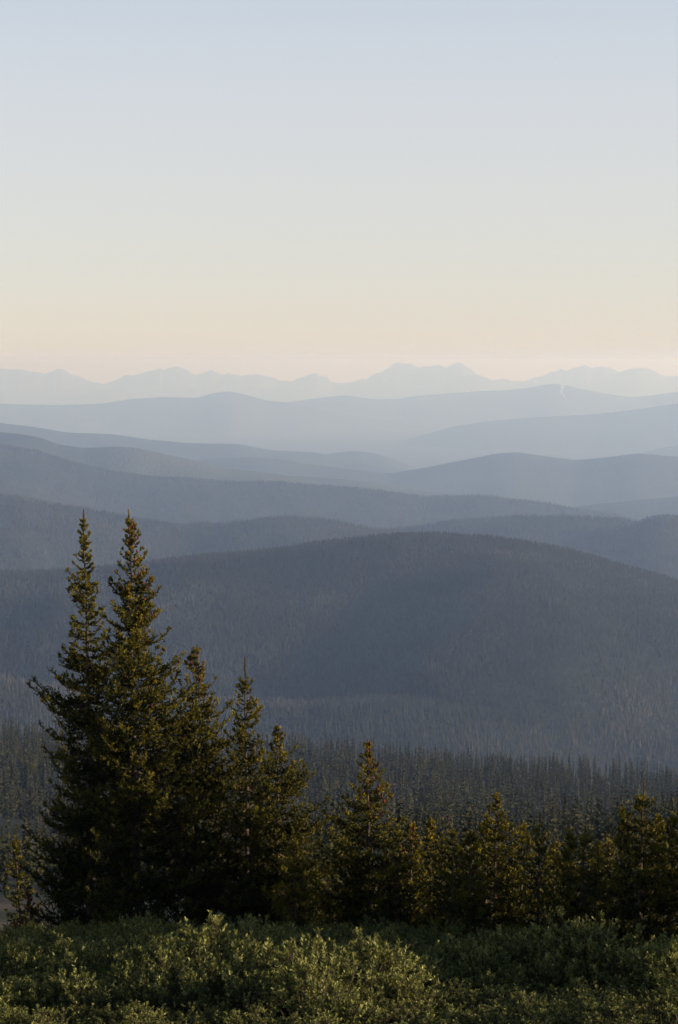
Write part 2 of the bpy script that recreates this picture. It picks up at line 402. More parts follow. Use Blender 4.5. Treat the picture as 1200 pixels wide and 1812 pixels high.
m, nt, out = new_mat('hill_spruce'); M_farcone = m
oi = nt.nodes.new('ShaderNodeObjectInfo'); tc = nt.nodes.new('ShaderNodeTexCoord')
nz = nt.nodes.new('ShaderNodeTexNoise'); nz.inputs['Scale'].default_value = .0045; nz.inputs['Detail'].default_value = 3
nt.links.new(oi.outputs['Location'], nz.inputs['Vector'])
ad = nt.nodes.new('ShaderNodeMath'); ad.operation = 'MULTIPLY_ADD'; ad.inputs[1].default_value = .35
nt.links.new(oi.outputs['Random'], ad.inputs[0]); nt.links.new(nz.outputs[0], ad.inputs[2])
r = ramp(nt, [(.40, (.016, .019, .009)), (.68, (.030, .032, .017)), (.85, (.048, .046, .034)), (1, (.080, .074, .060))]); nt.links.new(ad.outputs[0], r.inputs[0])
p = nt.nodes.new('ShaderNodeBsdfPrincipled'); p.inputs['Roughness'].default_value = .9; p.inputs['Specular IOR Level'].default_value = .1
nt.links.new(r.outputs[0], p.inputs['Base Color']); nt.links.new(p.outputs[0], out.inputs[0])

CONES = [(.17, .30, .5), (.135, .52, .45), (.085, .78, .44)]
def forest_on(name, R_, n, tmin, tmax, h, label, a0=-.22, a1=.22, thin=.0, crest=0.0):
    a = rng.uniform(a0, a1, n); t = tmin + (tmax - tmin) * rng.random(n) ** 1.0
    if crest:
        k = int(n * crest); t[:k] = rng.normal(0, R_.w * .25, k)
    z, x, y = R_.z(a, t)
    den = R_.nz.fbm(x / 90, y / 140, 3)
    keep = den > -1 + thin
    s = h * rng.uniform(.55, 1.15, n) * (1 + .45 * den)
    P = np.stack([x, y, z - .4], -1)[keep]
    forest_gn(name, P, s[keep], rng.uniform(0, 6.28, n)[keep], label, 'forest', cone=CONES)
forest_on('forest', r9, 95000, -40, 1500, 8.8, 'spruce forest covering the big rounded hill in the middle distance', crest=.03)
forest_on('forest', r10, 17000, -120, 420, 11, 'spruce forest on the low foothill at the foot of the big rounded hill', crest=.04)
forest_on('forest', r8, 45000, -60, 1700, 13, 'hazy forest on the hill behind the big rounded hill at the left', crest=.05)
forest_on('forest', r8b, 45000, -60, 1700, 13, 'hazy forest on the hill behind the big rounded hill at the right', crest=.05)
forest_on('forest', r8c, 12000, -60, 900, 12, 'forest on the small dark knoll at the right edge of the frame', .1, .24, crest=.06)
forest_on('forest', r7, 40000, -80, 1500, 14, 'pale hazy forest on the long low ridge sloping down to the right', crest=.12)

# ------------------------------------------------------------------ bench forest
def bench_tree_mesh(seed, dead=False):
    """mid-distance spire: about 900 triangles, trunk and ragged drooping boughs"""
    r = np.random.default_rng(seed); V = []; Fc = []; mi = []; tn = []
    def tri(a, b, c, m, t):
        k = len(V); V.extend([a, b, c]); Fc.append((k, k + 1, k + 2)); mi.append(m); tn.extend([t] * 3)
    n = 5
    for i in range(n):
        a = 6.283 * i / n; b = 6.283 * (i + 1) / n; w0 = .014
        tri((w0 * math.cos(a), w0 * math.sin(a), -.03), (w0 * math.cos(b), w0 * math.sin(b), -.03), (0, 0, .99), 1, .5)
    Wd = r.uniform(.065, .11); nb = 95; lo = r.uniform(.05, .2)
    g = r.uniform(.7, 1.1, 12)
    for i in range(nb):
        f = r.random() ** .85; z = lo + (.97 - lo) * f
        L_ = Wd * (1 - f) ** .75 * r.uniform(.5, 1.15) * g[int(f * 11)] + .012
        a = r.uniform(0, 6.28); dx, dy = math.cos(a), math.sin(a); dz = -.8 * (1 - f) - .05
        base = np.array([0, 0, z]); nsub = 4 if f < .8 else 3
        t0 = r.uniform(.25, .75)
        for k in range(nsub):
            s = (k + .8) / nsub; c = base + np.array([dx * L_ * s, dy * L_ * s, dz * L_ * s])
            for sd_ in (-1, 1):
                wz = L_ * .42 * (1.15 - s) + .008
                o = np.array([-dy * sd_ * wz, dx * sd_ * wz, -wz * r.uniform(.7, 1.7)])
                q = np.array([dx, dy, -.5]) * (L_ * .22 + .004)
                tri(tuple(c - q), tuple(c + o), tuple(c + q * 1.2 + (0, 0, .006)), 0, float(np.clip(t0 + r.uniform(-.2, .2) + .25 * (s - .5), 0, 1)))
    me = mesh_np('spruce_tree', V, Fc, [M_far, M_farbark], mi, {'tone': tn})
    return me
BT = [bench_tree_mesh(900 + i) for i in range(8)]

def fgline(px):
    return np.interp(px, [-400, 0, 60, 75, 200, 400, 500, 515, 545, 560, 585, 600, 615, 650, 680, 705, 730, 765, 850, 878, 925, 960, 1000, 1080, 1105, 1141, 1180, 1200, 1600],
                     [1640, 1640, 1560, 1260, 900, 1170, 1270, 1290, 1350, 1480, 1510, 1480, 1360, 1305, 1360, 1460, 1455, 1448, 1470, 1400, 1455, 1435, 1465, 1480, 1425, 1380, 1440, 1370, 1400])
n = 7600
yy = 56 + (1330 - 56) * rng.random(n) ** .75
aa = rng.uniform(-.24, .24, n); xx = aa * yy
dens = NZ.fbm(xx * .02, yy * .012, 3)
px = 600 + aa * F
clear = (px < 120) & (yy > 400) & (yy < 580 + 60 * NZ.fbm(xx * .03, xx * 0, 2))
keep = (dens > -.55) & ~((px < 480) & (yy < 250)) & ~(clear & (rng.random(n) > .4)) 
xx, yy, px, dens = xx[keep], yy[keep], px[keep], dens[keep]
hh = (np.interp(yy, [56, 110, 200, 420, 900], [3.2, 5.5, 7.5, 13, 16]) + 4 * dens * np.clip(yy / 300, .1, 1)) * rng.uniform(.55, 1.18, len(xx)); hh = np.where((px < 120) & (yy > 400) & (yy < 700), hh * rng.choice([.12, .2, .35, .7], len(xx)), hh); zz = ground_z(xx, yy)
pyt = HY - (zz + hh) / yy * F
vis = (px > -8) & (px < 1208) & (pyt < fgline(px) - 6)
order = np.argsort(-(hh / yy) * vis)
own = order[:262]
src = []
for j, i in enumerate(own):
    o = link('spruce_tree', BT[j % 8], loc=(xx[i], yy[i], zz[i] - .1))
    o.scale = (hh[i] * rng.uniform(.85, 1.25),) * 2 + (hh[i],); o.rotation_euler = (0, 0, rng.uniform(0, 6.28))
    if px[i] < 120: tag(o, 'narrow dark spruce at the left edge beyond the twin tall firs', 'tree', 'spruces beyond the clearing at the left edge')
    else: tag(o, 'slim dark spruce in the dense forest between the foreground firs and the big hill', 'tree', 'slim spruces of the dense forest below')
    if j < 8: src.append(o)
rest = np.setdiff1d(np.arange(len(xx)), own)
forest_gn('forest', np.stack([xx[rest], yy[rest], zz[rest] - .1], -1), hh[rest], rng.uniform(0, 6.28, len(rest)),
          'dense dark spruce forest on the bench below the foreground trees', 'forest', src=src)

# ------------------------------------------------------------------ foreground conifers
def unit(v): return v / (np.linalg.norm(v, axis=-1, keepdims=True) + 1e-9)

def tubes(P0_, P1_, r0, r1, k=4):
    """many straight tapered tubes at once"""
    n = len(P0_); ax = unit(P1_ - P0_)
    h = np.where(np.abs(ax[:, 2:3]) > .9, np.array([[1., 0, 0]]), np.array([[0, 0, 1.]]))
    u = unit(np.cross(ax, h)); v = np.cross(ax, u)
    an = np.arange(k) * 2 * np.pi / k
    ring = np.cos(an)[None, :, None] * u[:, None] + np.sin(an)[None, :, None] * v[:, None]
    a = P0_[:, None] + ring * np.asarray(r0).reshape(-1, 1, 1); b = P1_[:, None] + ring * np.asarray(r1).reshape(-1, 1, 1)
    V = np.concatenate([a, b], 1).reshape(-1, 3)
    i = np.arange(k); j = (i + 1) % k
    f = np.stack([i, j, j + k, i + k], 1)
    Fc = (f[None] + (np.arange(n) * 2 * k)[:, None, None]).reshape(-1, 4)
    return V, Fc

def needles(P0_, P1_, per_m, ln, wd, r, tone):
    """bottle-brush needles round shoots P0_->P1_"""
    Ls = np.linalg.norm(P1_ - P0_, axis=1); cnt = np.maximum(4, (Ls * per_m).astype(int))
    idx = np.repeat(np.arange(len(Ls)), cnt); m_ = len(idx)
    ax = unit(P1_ - P0_)[idx]
    t = r.random(m_)[:, None]; base = P0_[idx] + (P1_ - P0_)[idx] * t
    rd = r.normal(size=(m_, 3)); rd = unit(rd - (rd * ax).sum(1, keepdims=True) * ax)
    rd[:, 2] += .25
    d = unit(rd * .85 + ax * (.45 + .6 * t))
    sd_ = unit(np.cross(d, r.normal(size=(m_, 3))))
    l = ln * r.uniform(.7, 1.15, m_)[:, None] * (1.05 - .35 * t)
    a = base - sd_ * wd * .5; b = base + sd_ * wd * .5; c = base + d * l
    V = np.stack([a, b, c], 1).reshape(-1, 3)
    tn = np.clip(tone[idx] + r.uniform(-.16, .16, m_), 0, 1)
    return V, np.repeat(tn, 3)

def conifer_parts(H, prof, seed, dens=1.0, per_m=76, ln=.047, wd=.031, low=.0, leader=.25, cones=0, cone_side=None, rust=0, gap=.12, bare=0.0, droop=1.0, wide=1.0):
    """prof: list of (height fraction, left reach, right reach) in metres"""
    r = np.random.default_rng(seed)
    pf = np.array(sorted(prof)); 
    def reach(f, ca, sa):
        l = np.interp(f, pf[:, 0], pf[:, 1]); rr = np.interp(f, pf[:, 0], pf[:, 2])
        side = rr if ca > 0 else l
        mid = .5 * (l + rr)
        return side * ca * ca + mid * sa * sa
    wig = r.normal(0, .02 * H / 10, 12); wig[0] = 0; wig[-1] = 0
    wig2 = r.normal(0, .02 * H / 10, 12)
    def axis_pt(f):
        return np.array([np.interp(f, np.linspace(0, 1, 12), wig), np.interp(f, np.linspace(0, 1, 12), wig2), f * H])
    r0 = .0085 * H + .012
    fs_ = np.linspace(0, 1, 22); pts = np.array([axis_pt(f) for f in fs_])
    pts[0, 2] = -.4
    rad = r0 * (1 - fs_) ** 1.25 + .009
    TV, TF = tubes(pts[:-1], pts[1:], rad[:-1], rad[1:], 7)
    BP0, BP1, BR0, BR1 = [], [], [], []
    S0, S1, ST = [], [], []
    cone_pts = []
    z = low * H + .15
    lump = r.uniform(.55, 1.15, (14, 10))
    while z < H * (1 - leader / H):
        f = z / H
        nb = r.integers(8, 12) if f < .82 else r.integers(5, 8)
        for k in range(nb):
            if r.random() < gap and f < .9: continue
            a = r.uniform(0, 2 * np.pi); ca, sa = math.cos(a), math.sin(a)
            zz_ = z + r.uniform(-.05, .05); ff = min(max(zz_ / H, 0), .995)
            lm = lump[int(ff * 13.99), int(a / 6.2832 * 9.99)]
            Lb = reach(ff, ca, sa) * (r.uniform(.72, 1.0) if k % 3 else r.uniform(.3, .7)) * lm * np.interp(ff, [0, .6, .85, .97], [1.30 * wide, 1.22 * wide, .97, .55])
            if r.random() < .07: Lb *= 1.22
            if Lb < .04: Lb = .05
            up = .30 + .55 * ff ** 2; dr = (.55 * (1 - ff) + .12) * droop * r.uniform(.6, 1.3)
            n_ = 7; s = np.linspace(0, 1, n_)
            hor = s * Lb
            ver = Lb * (up * .35 * s - dr * 1.5 * s * (1 - s) - dr * .25 * s + up * .42 * s ** 3)
            sw = r.uniform(-.16, .16) * Lb
            bp = axis_pt(ff) + np.stack([ca * hor - sa * sw * s * s, sa * hor + ca * sw * s * s, ver], 1)
            br = np.linspace(.006 + .010 * Lb, .003, n_)
            BP0.append(bp[:-1]); BP1.append(bp[1:]); BR0.append(br[:-1]); BR1.append(br[1:])
            # shoots
            st = .058 / dens; nt_ = max(3, int(Lb / st))
            s0 = .04 if Lb < .5 else .10
            if f < .5: s0 += bare
            ss = s0 + (1 - s0) * (np.arange(nt_) + r.random(nt_)) / nt_
            p = np.stack([np.interp(ss, s, bp[:, q]) for q in range(3)], 1)
            tg = unit(np.stack([np.interp(ss, s[:-1] + .5 / n_, np.diff(bp[:, q])) for q in range(3)], 1))
            sdv = np.stack([-sa * np.ones(nt_), ca * np.ones(nt_), np.zeros(nt_)], 1) * np.where(np.arange(nt_) % 2 == 0, 1, -1)[:, None]
            upv = np.array([0, 0, 1.]) * r.normal(.22, .30, nt_)[:, None]
            d = unit(tg * r.uniform(.45, .95, nt_)[:, None] + sdv * r.uniform(.25, .9, nt_)[:, None] + upv)
            tl = np.clip(.42 * (1.08 - ss) * Lb + .07, .07, .42) * r.uniform(.6, 1.15, nt_) * min(1, .38 + 1.1 * Lb)
            e = p + d * tl[:, None]
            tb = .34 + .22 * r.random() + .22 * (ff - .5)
            tone = np.clip(tb + r.normal(0, .09, nt_) + .16 * (ss - .6), 0, 1)  # paler toward the tip: new growth, plus warm light put into the tone
            S0.append(p); S1.append(e); ST.append(tone)
            # side shoots on the longer twigs
            lg = tl > .13
            for q_ in (.35, .62, .85):
                if lg.any():
                    pp = p[lg] + d[lg] * (tl[lg] * q_)[:, None]
                    dd = unit(d[lg] + r.normal(0, .75, (lg.sum(), 3)) + np.array([0, 0, .15]))
                    S0.append(pp); S1.append(pp + dd * (tl[lg] * r.uniform(.3, .5, lg.sum()))[:, None]); ST.append(tone[lg] + .05)
            # tufted, upturned tip
            tip = bp[-1]; nn = 8
            dd = unit(tg[-1] * .8 + np.array([0, 0, .5]) + r.normal(0, .45, (nn, 3)))
            S0.append(np.repeat(tip[None], nn, 0)); S1.append(tip + dd * r.uniform(.07, .15, nn)[:, None] * min(1, .45 + Lb)); ST.append(np.full(nn, min(1, tb + .18)))  # tips paler still, a warm highlight put into the colour over new growth
            # bough wood under needles
            S0.append(bp[1:-1]); S1.append(bp[2:]); ST.append(np.full(n_ - 2, tb))
            if cones and ff > .55 and r.random() < cones * (ff - .4) * 2 and (cone_side is None or ca * cone_side > -.35):
                for _ in range(r.integers(1, 4)):
                    w_ = r.uniform(.55, 1.0); q = np.array([np.interp(w_, s, bp[:, k_]) for k_ in range(3)]); cone_pts.append(q + (0, 0, r.uniform(-.02, .05)))
        z += r.uniform(.14, .22) * (1.0 if f < .8 else .75)
    # leader
    top = axis_pt(1.0); lt = H - leader
    lp0 = np.array([axis_pt(q) for q in np.linspace(lt / H, .985, 4)]); lp1 = np.array([axis_pt(q) for q in np.linspace(lt / H + .005, 1, 4)])
    S0 += [lp0[:-1]] * 3; S1 += [lp1[1:]] * 3; ST += [np.full(3, .75)] * 3
    dd = unit(r.normal(0, 1, (6, 3)) * (1, 1, .2) + (0, 0, .7))
    S0.append(np.repeat(axis_pt(lt / H)[None], 6, 0)); S1.append(axis_pt(lt / H) + dd * .12); ST.append(np.full(6, .8))
    S0 = np.concatenate(S0); S1 = np.concatenate(S1); ST = np.concatenate(ST)
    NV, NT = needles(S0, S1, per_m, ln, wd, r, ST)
    BV, BF = tubes(np.concatenate(BP0), np.concatenate(BP1), np.concatenate(BR0), np.concatenate(BR1), 3)
    me_t = mesh_np('trunk', TV, TF, [M_bark], smooth=True)
    me_b = mesh_np('boughs', BV, BF, [M_twig])
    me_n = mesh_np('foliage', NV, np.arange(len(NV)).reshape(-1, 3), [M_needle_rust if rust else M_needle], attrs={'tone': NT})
    me_c = None
    if cone_pts:
        V = []; Fc = []
        for q in cone_pts:
            b = len(V); h_ = r.uniform(.06, .095); w_ = h_ * .26
            ring = [(q[0] + w_ * k_ * math.cos(an), q[1] + w_ * k_ * math.sin(an), q[2] + zq * h_) for (k_, zq) in ((.5, 0), (1, .35), (.75, .75)) for an in (0, 1.57, 3.14, 4.71)]
            V += ring + [(q[0], q[1], q[2] + h_)]
            for lv in range(2):
                for k_ in range(4): 
                    a_, b_ = b + lv * 4 + k_, b + lv * 4 + (k_ + 1) % 4
                    Fc += [(a_, b_, b_ + 4), (a_, b_ + 4, a_ + 4)]
            for k_ in range(4): Fc.append((b + 8 + k_, b + 8 + (k_ + 1) % 4, b + 12))
        me_c = mesh_np('cones', V, Fc, [M_cone])
    return me_t, me_b, me_n, me_c

NTRI = 0
def place_tree(parts, loc, name, label, rotz=0, sc_=(1, 1, 1), group=None):
    global NTRI
    e = empty(name, loc); e.rotation_euler = (0, 0, rotz); e.scale = sc_
    tag(e, label, 'tree', group)
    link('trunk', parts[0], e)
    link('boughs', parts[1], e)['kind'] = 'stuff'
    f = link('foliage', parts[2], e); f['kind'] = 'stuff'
    if parts[3]: link('cones', parts[3], e)['kind'] = 'stuff'
    NTRI += len(parts[2].polygons)
    return e

def fg_tree(top, basex, Y, prof_px, seed, name, label, **kw):
    """top: photo pixel of the tip; prof_px rows (py, left px reach, right px reach)"""
    tp = pt(top[0], top[1], Y); bx = (basex - 600) / F * Y
    gz = float(ground_z(bx, Y)); H = tp[2] - gz
    mpp = Y / F
    pr = []
    for (py, l, r_) in prof_px:
        z = pt(600, py, Y)[2]; pr.append(((z - gz) / H, l * mpp, r_ * mpp))
    parts = conifer_parts(H, pr, seed, **kw)
    e = place_tree(parts, (bx, Y, gz), name, label)
    e.rotation_euler = (0, math.atan2(tp[0] - bx, H), 0)
    return e, parts, H

G = 1.0
fg_tree((148, 902), 157, 46, [(902,2,2),(935,11,12),(960,18,22),(985,20,26),(1040,34,30),(1065,44,32),(1100,50,38),(1130,52,46),(1160,60,55),(1215,66,60),(1240,84,62),(1290,92,66),(1340,84,70),(1380,72,72),(1420,92,74),(1480,108,78),(1540,112,80),(1600,105,80),(1660,92,78),(1700,80,70)],
        101, 'subalpine_fir', 'tallest dark fir at the left, the narrower left one of the twin spires', gap=.16, leader=.28, wide=1.00)
fg_tree((227, 902), 237, 44.5, [(902,2,2),(930,10,12),(960,22,28),(985,26,40),(1020,34,46),(1060,42,54),(1110,44,80),(1150,48,92),(1200,54,104),(1250,58,112),(1300,64,118),(1400,72,120),(1500,80,128),(1600,86,128),(1680,80,115),(1710,70,100)],
        102, 'subalpine_fir', 'tall fir with reddish cones, the right one of the twin spires at the left', cones=.8, cone_side=1, gap=.14, leader=.26, wide=1.04)
fg_tree((349, 1142), 340, 45.5, [(1142,4,5),(1165,18,14),(1200,34,24),(1225,48,40),(1260,55,45),(1310,60,64),(1350,66,72),(1420,74,76),(1500,80,80),(1600,84,84),(1700,74,74)],
        103, 'subalpine_fir', 'blunt topped fir leaning on the right side of the tall twin firs', cones=.25, gap=.12, leader=.12, wide=1.20)
fg_tree((433, 1163), 436, 44, [(1163,1,1),(1190,10,12),(1200,14,16),(1225,16,22),(1250,27,30),(1275,30,32),(1310,32,36),(1380,40,44),(1450,48,50),(1550,56,56),(1690,56,54)],
        104, 'subalpine_fir', 'slender fir with a long bare leader shoot, right of the tall twin firs', gap=.08, leader=.62, dens=1.0, wide=1.12)
fg_tree((491, 1281), 488, 45, [(1281,4,4),(1300,12,14),(1330,24,32),(1360,32,48),(1400,42,54),(1450,46,62),(1500,52,74),(1560,58,90),(1620,60,96),(1690,58,92)],
        105, 'subalpine_fir', 'bushy broad fir with two close tops, between the slender leader fir and the gap', gap=.08, leader=.12, wide=1.30)
fg_tree((522, 1484), 522, 40.5, [(1484,4,4),(1510,16,14),(1540,26,22),(1580,34,28),(1630,38,34),(1700,40,38)],
        106, 'young_spruce', 'young bright olive spruce standing in front of the bushy broad fir', gap=.05, leader=.1, wide=1.35)
_, tall, _ = fg_tree((650, 1308), 655, 43, [(1308,2,2),(1335,12,12),(1358,30,20),(1380,34,26),(1400,28,46),(1425,36,36),(1450,48,38),(1490,64,44),(1540,68,56),(1600,72,68),(1650,74,82),(1720,66,84)],
        107, 'engelmann_spruce', 'spruce dotted with red cones, standing alone right of the gap', cones=1.1, cone_side=.8, gap=.12, leader=.2, wide=1.20)
fg_tree((729, 1456), 728, 42, [(1456,3,3),(1480,13,13),(1510,20,20),(1560,28,28),(1620,36,34),(1700,40,38)], 108, 'engelmann_spruce',
        'small spruce half hidden behind the right shoulder of the red-coned spruce', cones=.6, gap=.08, leader=.12, wide=1.07)
fg_tree((762, 1446), 765, 43.5, [(1446,2,2),(1470,10,10),(1500,18,18),(1550,28,26),(1620,38,34),(1710,42,40)], 109, 'subalpine_fir',
        'dark pointed fir, first of the row between the red-coned spruce and the tall middle fir', gap=.08, leader=.15, wide=1.03)
fg_tree((802, 1464), 802, 40, [(1464,2,2),(1480,8,8),(1510,16,16),(1560,26,24),(1620,34,32),(1700,40,38)], 110, 'engelmann_spruce',
        'slim olive spruce, second of the row between the red-coned spruce and the tall middle fir', gap=.08, leader=.16, wide=1.19)
fg_tree((832, 1470), 834, 38.5, [(1470,4,4),(1490,14,12),(1520,20,20),(1570,32,28),(1630,44,44),(1700,52,52)], 111, 'engelmann_spruce',
        'broad low spruce catching the sun, just left of the tall middle fir', gap=.07, leader=.12, cones=.2, wide=1.07)
fg_tree((878, 1401), 880, 41, [(1401,2,2),(1415,8,6),(1440,18,14),(1455,20,24),(1490,24,40),(1530,28,52),(1600,40,56),(1650,50,60),(1710,56,64)], 112, 'subalpine_fir',
        'tall middle fir with a stepped right shoulder, right of the lit low spruces', gap=.09, leader=.12, wide=0.98)
fg_tree((926, 1452), 924, 42, [(1452,1,1),(1470,10,10),(1500,18,18),(1560,28,28),(1650,36,36),(1710,40,40)], 113, 'subalpine_fir',
        'short fir tucked against the right shoulder of the tall middle fir', gap=.08, leader=.16, wide=1.03)
fg_tree((956, 1438), 957, 39.5, [(1438,2,2),(1462,8,9),(1475,16,18),(1500,10,12),(1520,18,20),(1560,26,26),(1620,34,34),(1710,42,42)], 114, 'engelmann_spruce',
        'thin open spruce with a visible bare stem, right of the stepped fir', gap=.2, leader=.3, dens=.75, wide=0.91)
fg_tree((1008, 1460), 1012, 37.5, [(1460,3,3),(1475,12,10),(1500,22,18),(1540,30,28),(1600,38,38),(1700,46,46)], 115, 'engelmann_spruce',
        'flat topped dark spruce, left one of the shaded pair right of the thin open spruce', gap=.1, leader=.12, wide=1.03)
fg_tree((1036, 1461), 1034, 36.5, [(1461,2,2),(1478,10,12),(1500,16,26),(1540,28,38),(1600,42,46),(1700,52,52)], 116, 'engelmann_spruce',
        'dark spruce with two bare leaders, right one of the shaded pair', gap=.1, leader=.3, wide=1.03)
fg_tree((1078, 1478), 1078, 45, [(1478,2,2),(1500,12,12),(1540,20,20),(1600,30,30),(1700,40,40)], 117, 'subalpine_fir',
        'small pale fir seen in the dip left of the long leader spruce', gap=.08, leader=.15, wide=1.03)
fg_tree((1105, 1430), 1106, 38, [(1430,2,2),(1450,8,8),(1475,14,14),(1520,22,22),(1600,34,34),(1700,44,44)], 118, 'engelmann_spruce',
        'thin young spruce close against the left side of the long leader spruce', gap=.12, leader=.25, wide=1.03)
fg_tree((1140, 1380), 1138, 35.5, [(1380,1,1),(1402,2,3),(1412,12,20),(1425,20,16),(1435,24,38),(1460,32,36),(1500,42,44),(1530,38,36),(1580,48,48),(1640,56,56),(1720,62,62)], 119, 'engelmann_spruce',
        'large dark spruce with a long straight leader near the right edge', gap=.1, leader=.38, wide=1.25)
fg_tree((1192, 1442), 1192, 37.5, [(1442,2,2),(1460,12,12),(1500,24,24),(1560,34,34),(1640,42,42),(1710,48,48)], 120, 'engelmann_spruce',
        'olive spruce between the long leader spruce and the right edge', gap=.09, leader=.14, wide=1.3)
fg_tree((1214, 1366), 1216, 35, [(1366,4,4),(1378,18,14),(1400,12,18),(1440,18,26),(1500,26,36),(1580,36,44),(1700,46,50)], 121, 'engelmann_spruce',
        'spruce cut by the right edge, only its left branch tips in view', gap=.12, leader=.2, wide=1.2)
fg_tree((26, 1478), 28, 50, [(1478,2,2),(1500,8,8),(1530,12,14),(1570,14,20),(1620,20,24),(1680,26,28),(1740,30,30)], 122, 'subalpine_fir',
        'thin shaded fir at the far left edge, left of the twin spires', gap=.14, leader=.18, wide=1.2)
fg_tree((26, 1632), 27, 43, [(1632,2,2),(1650,8,8),(1680,16,18),(1720,22,24),(1760,26,28)], 123, 'young_spruce',
        'small rusty orange young spruce at the lower left edge', gap=.08, leader=.12, rust=1, wide=1.2)
fg_tree((48, 1570), 50, 47, [(1570,2,2),(1590,8,8),(1640,18,18),(1700,26,24),(1740,28,28)], 124, 'young_spruce',
        'small rusty topped spruce between the thin left fir and the twin spires', gap=.1, leader=.14, rust=1, wide=1.3)
fg_tree((566, 1560), 566, 46, [(1560,4,4),(1580,12,14),(1620,24,24),(1700,36,34)], 125, 'young_spruce',
        'low dark spruce filling the gap left of the red-coned spruce', gap=.08, leader=.1, wide=1.3)

for (tx, ty, Y, sd_, lb, lo_) in [
        (704, 1462, 41.5, 131, 'small olive spruce growing against the right foot of the red-coned spruce', 1.0),
        (784, 1476, 42.5, 132, 'dark little spire between the first two trees of the middle row', .9),
        (862, 1436, 42.5, 133, 'narrow spire joined to the left side of the tall middle fir', 1.0),
        (984, 1486, 41.0, 134, 'low spruce in the dip between the thin open spruce and the shaded pair', 1.0),
        (1058, 1502, 38.5, 135, 'squat dark spruce right of the shaded pair', 1.2),
        (1165, 1446, 39.0, 136, 'narrow dark spruce touching the right side of the long leader spruce', .9)]:
    fg_tree((tx, ty), tx, Y, [(ty, 2, 2), (ty + 18, 9 * lo_, 9 * lo_), (ty + 50, 19 * lo_, 19 * lo_), (ty + 110, 30 * lo_, 30 * lo_), (ty + 200, 40 * lo_, 40 * lo_)], sd_, 'engelmann_spruce',
            lb, gap=.08, leader=.16, wide=1.2)

# trees standing just off the right side; their shade falls into view
for (x, y, s_, lb) in [(12.4, 36.2, 1.5, 'dark spruce just outside the right edge'), (9.6, 36.4, 1.15, 'spruce outside the right edge beside the spruce cut by the frame'),
                   (10.6, 38.6, .95, 'low spruce outside the right edge beside the olive spruce')]:
    place_tree(tall, (x, y, float(ground_z(x, y))), 'engelmann_spruce', lb, random.uniform(0, 6), (s_ * 1.5, s_ * 1.5, s_))
print('needle tris', NTRI)

# ------------------------------------------------------------------ willow scrub
def willow(seed, rad=.8, ht=1.05, nstem=40, sub=13, nleaf=19, lf=.058):
    r = np.random.default_rng(seed)
    P0_, P1_, R0_, R1_ = [], [], [], []; S0 = []; S1 = []
    for i in range(nstem):
        a = r.uniform(0, 6.283); q = math.sqrt(r.random())
        top = np.array([math.cos(a) * q * rad, math.sin(a) * q * rad, ht * (1 - .45 * q * q) * r.uniform(.78, 1.12)])
        b = np.array([math.cos(a) * q * rad * .25, math.sin(a) * q * rad * .25, -.1])
        mid = (b + top) / 2 + r.normal(0, .05, 3)
        P0_ += [b, mid]; P1_ += [mid, top]; R0_ += [.011, .008]; R1_ += [.008, .003]
        for k in range(sub):
            t = r.uniform(.35, 1); base = mid + (top - mid) * t if r.random() < .75 else b + (mid - b) * r.uniform(.6, 1)
            d = unit((top - b) * .7 + np.array([math.cos(a) * q, math.sin(a) * q, 0]) * .5 + r.normal(0, .38, 3) + (0, 0, .45))
            l = r.uniform(.16, .34); S0.append(base); S1.append(base + d * l)
    S0 = np.array(S0); S1 = np.array(S1)
    P0_ = np.concatenate([np.array(P0_), S0]); P1_ = np.concatenate([np.array(P1_), S1])
    R0_ = np.concatenate([R0_, np.full(len(S0), .004)]); R1_ = np.concatenate([R1_, np.full(len(S0), .002)])
    SV, SF = tubes(P0_, P1_, R0_, R1_, 3)
    idx = np.repeat(np.arange(len(S0)), nleaf); m_ = len(idx)
    t = (.42 + .62 * r.random(m_) ** .7)[:, None]; ax = unit(S1 - S0)[idx]
    base = S0[idx] + (S1 - S0)[idx] * t
    rd = r.normal(size=(m_, 3)); rd = unit(rd - (rd * ax).sum(1, keepdims=True) * ax)
    d = unit(rd * .8 + ax * .75 + (0, 0, .2)); sd_ = unit(np.cross(d, ax) + r.normal(0, .25, (m_, 3)))
    l = lf * r.uniform(.6, 1.15, m_)[:, None]; w_ = l * .42
    nrm = np.cross(d, sd_)
    a = base; c = base + d * l + nrm * l * .08; b1 = base + d * l * .5 + sd_ * w_ * .5; b2 = base + d * l * .5 - sd_ * w_ * .5
    V = np.stack([a, b1, c, b2], 1).reshape(-1, 3)
    tone = np.clip(.45 + r.normal(0, .13, m_) + r.normal(0, .12, len(S0))[idx] + .35 * (t[:, 0] - .75) + .18 * (base[:, 2] / ht - .6), 0, 1)  # sun on the tips and shade low down painted into the leaf tone
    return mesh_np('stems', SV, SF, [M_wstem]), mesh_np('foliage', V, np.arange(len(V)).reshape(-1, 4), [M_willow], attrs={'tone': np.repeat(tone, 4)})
W = [willow(400 + i, rad=rr, ht=h) for i, (rr, h) in enumerate([(.8, 1.05), (.95, .95), (.7, 1.25), (.85, 1.0), (.75, .85), (1.0, 1.1)])]
def top_line(px): # how high the scrub's outline stands in front of the trees
    return np.interp(px, [0, 60, 140, 190, 250, 330, 380, 450, 520, 600, 700, 780, 860, 950, 1050, 1130, 1200],
                     [1702, 1712, 1692, 1670, 1645, 1672, 1666, 1650, 1676, 1686, 1696, 1698, 1724, 1736, 1728, 1705, 1668])
spots = []; cell = {}
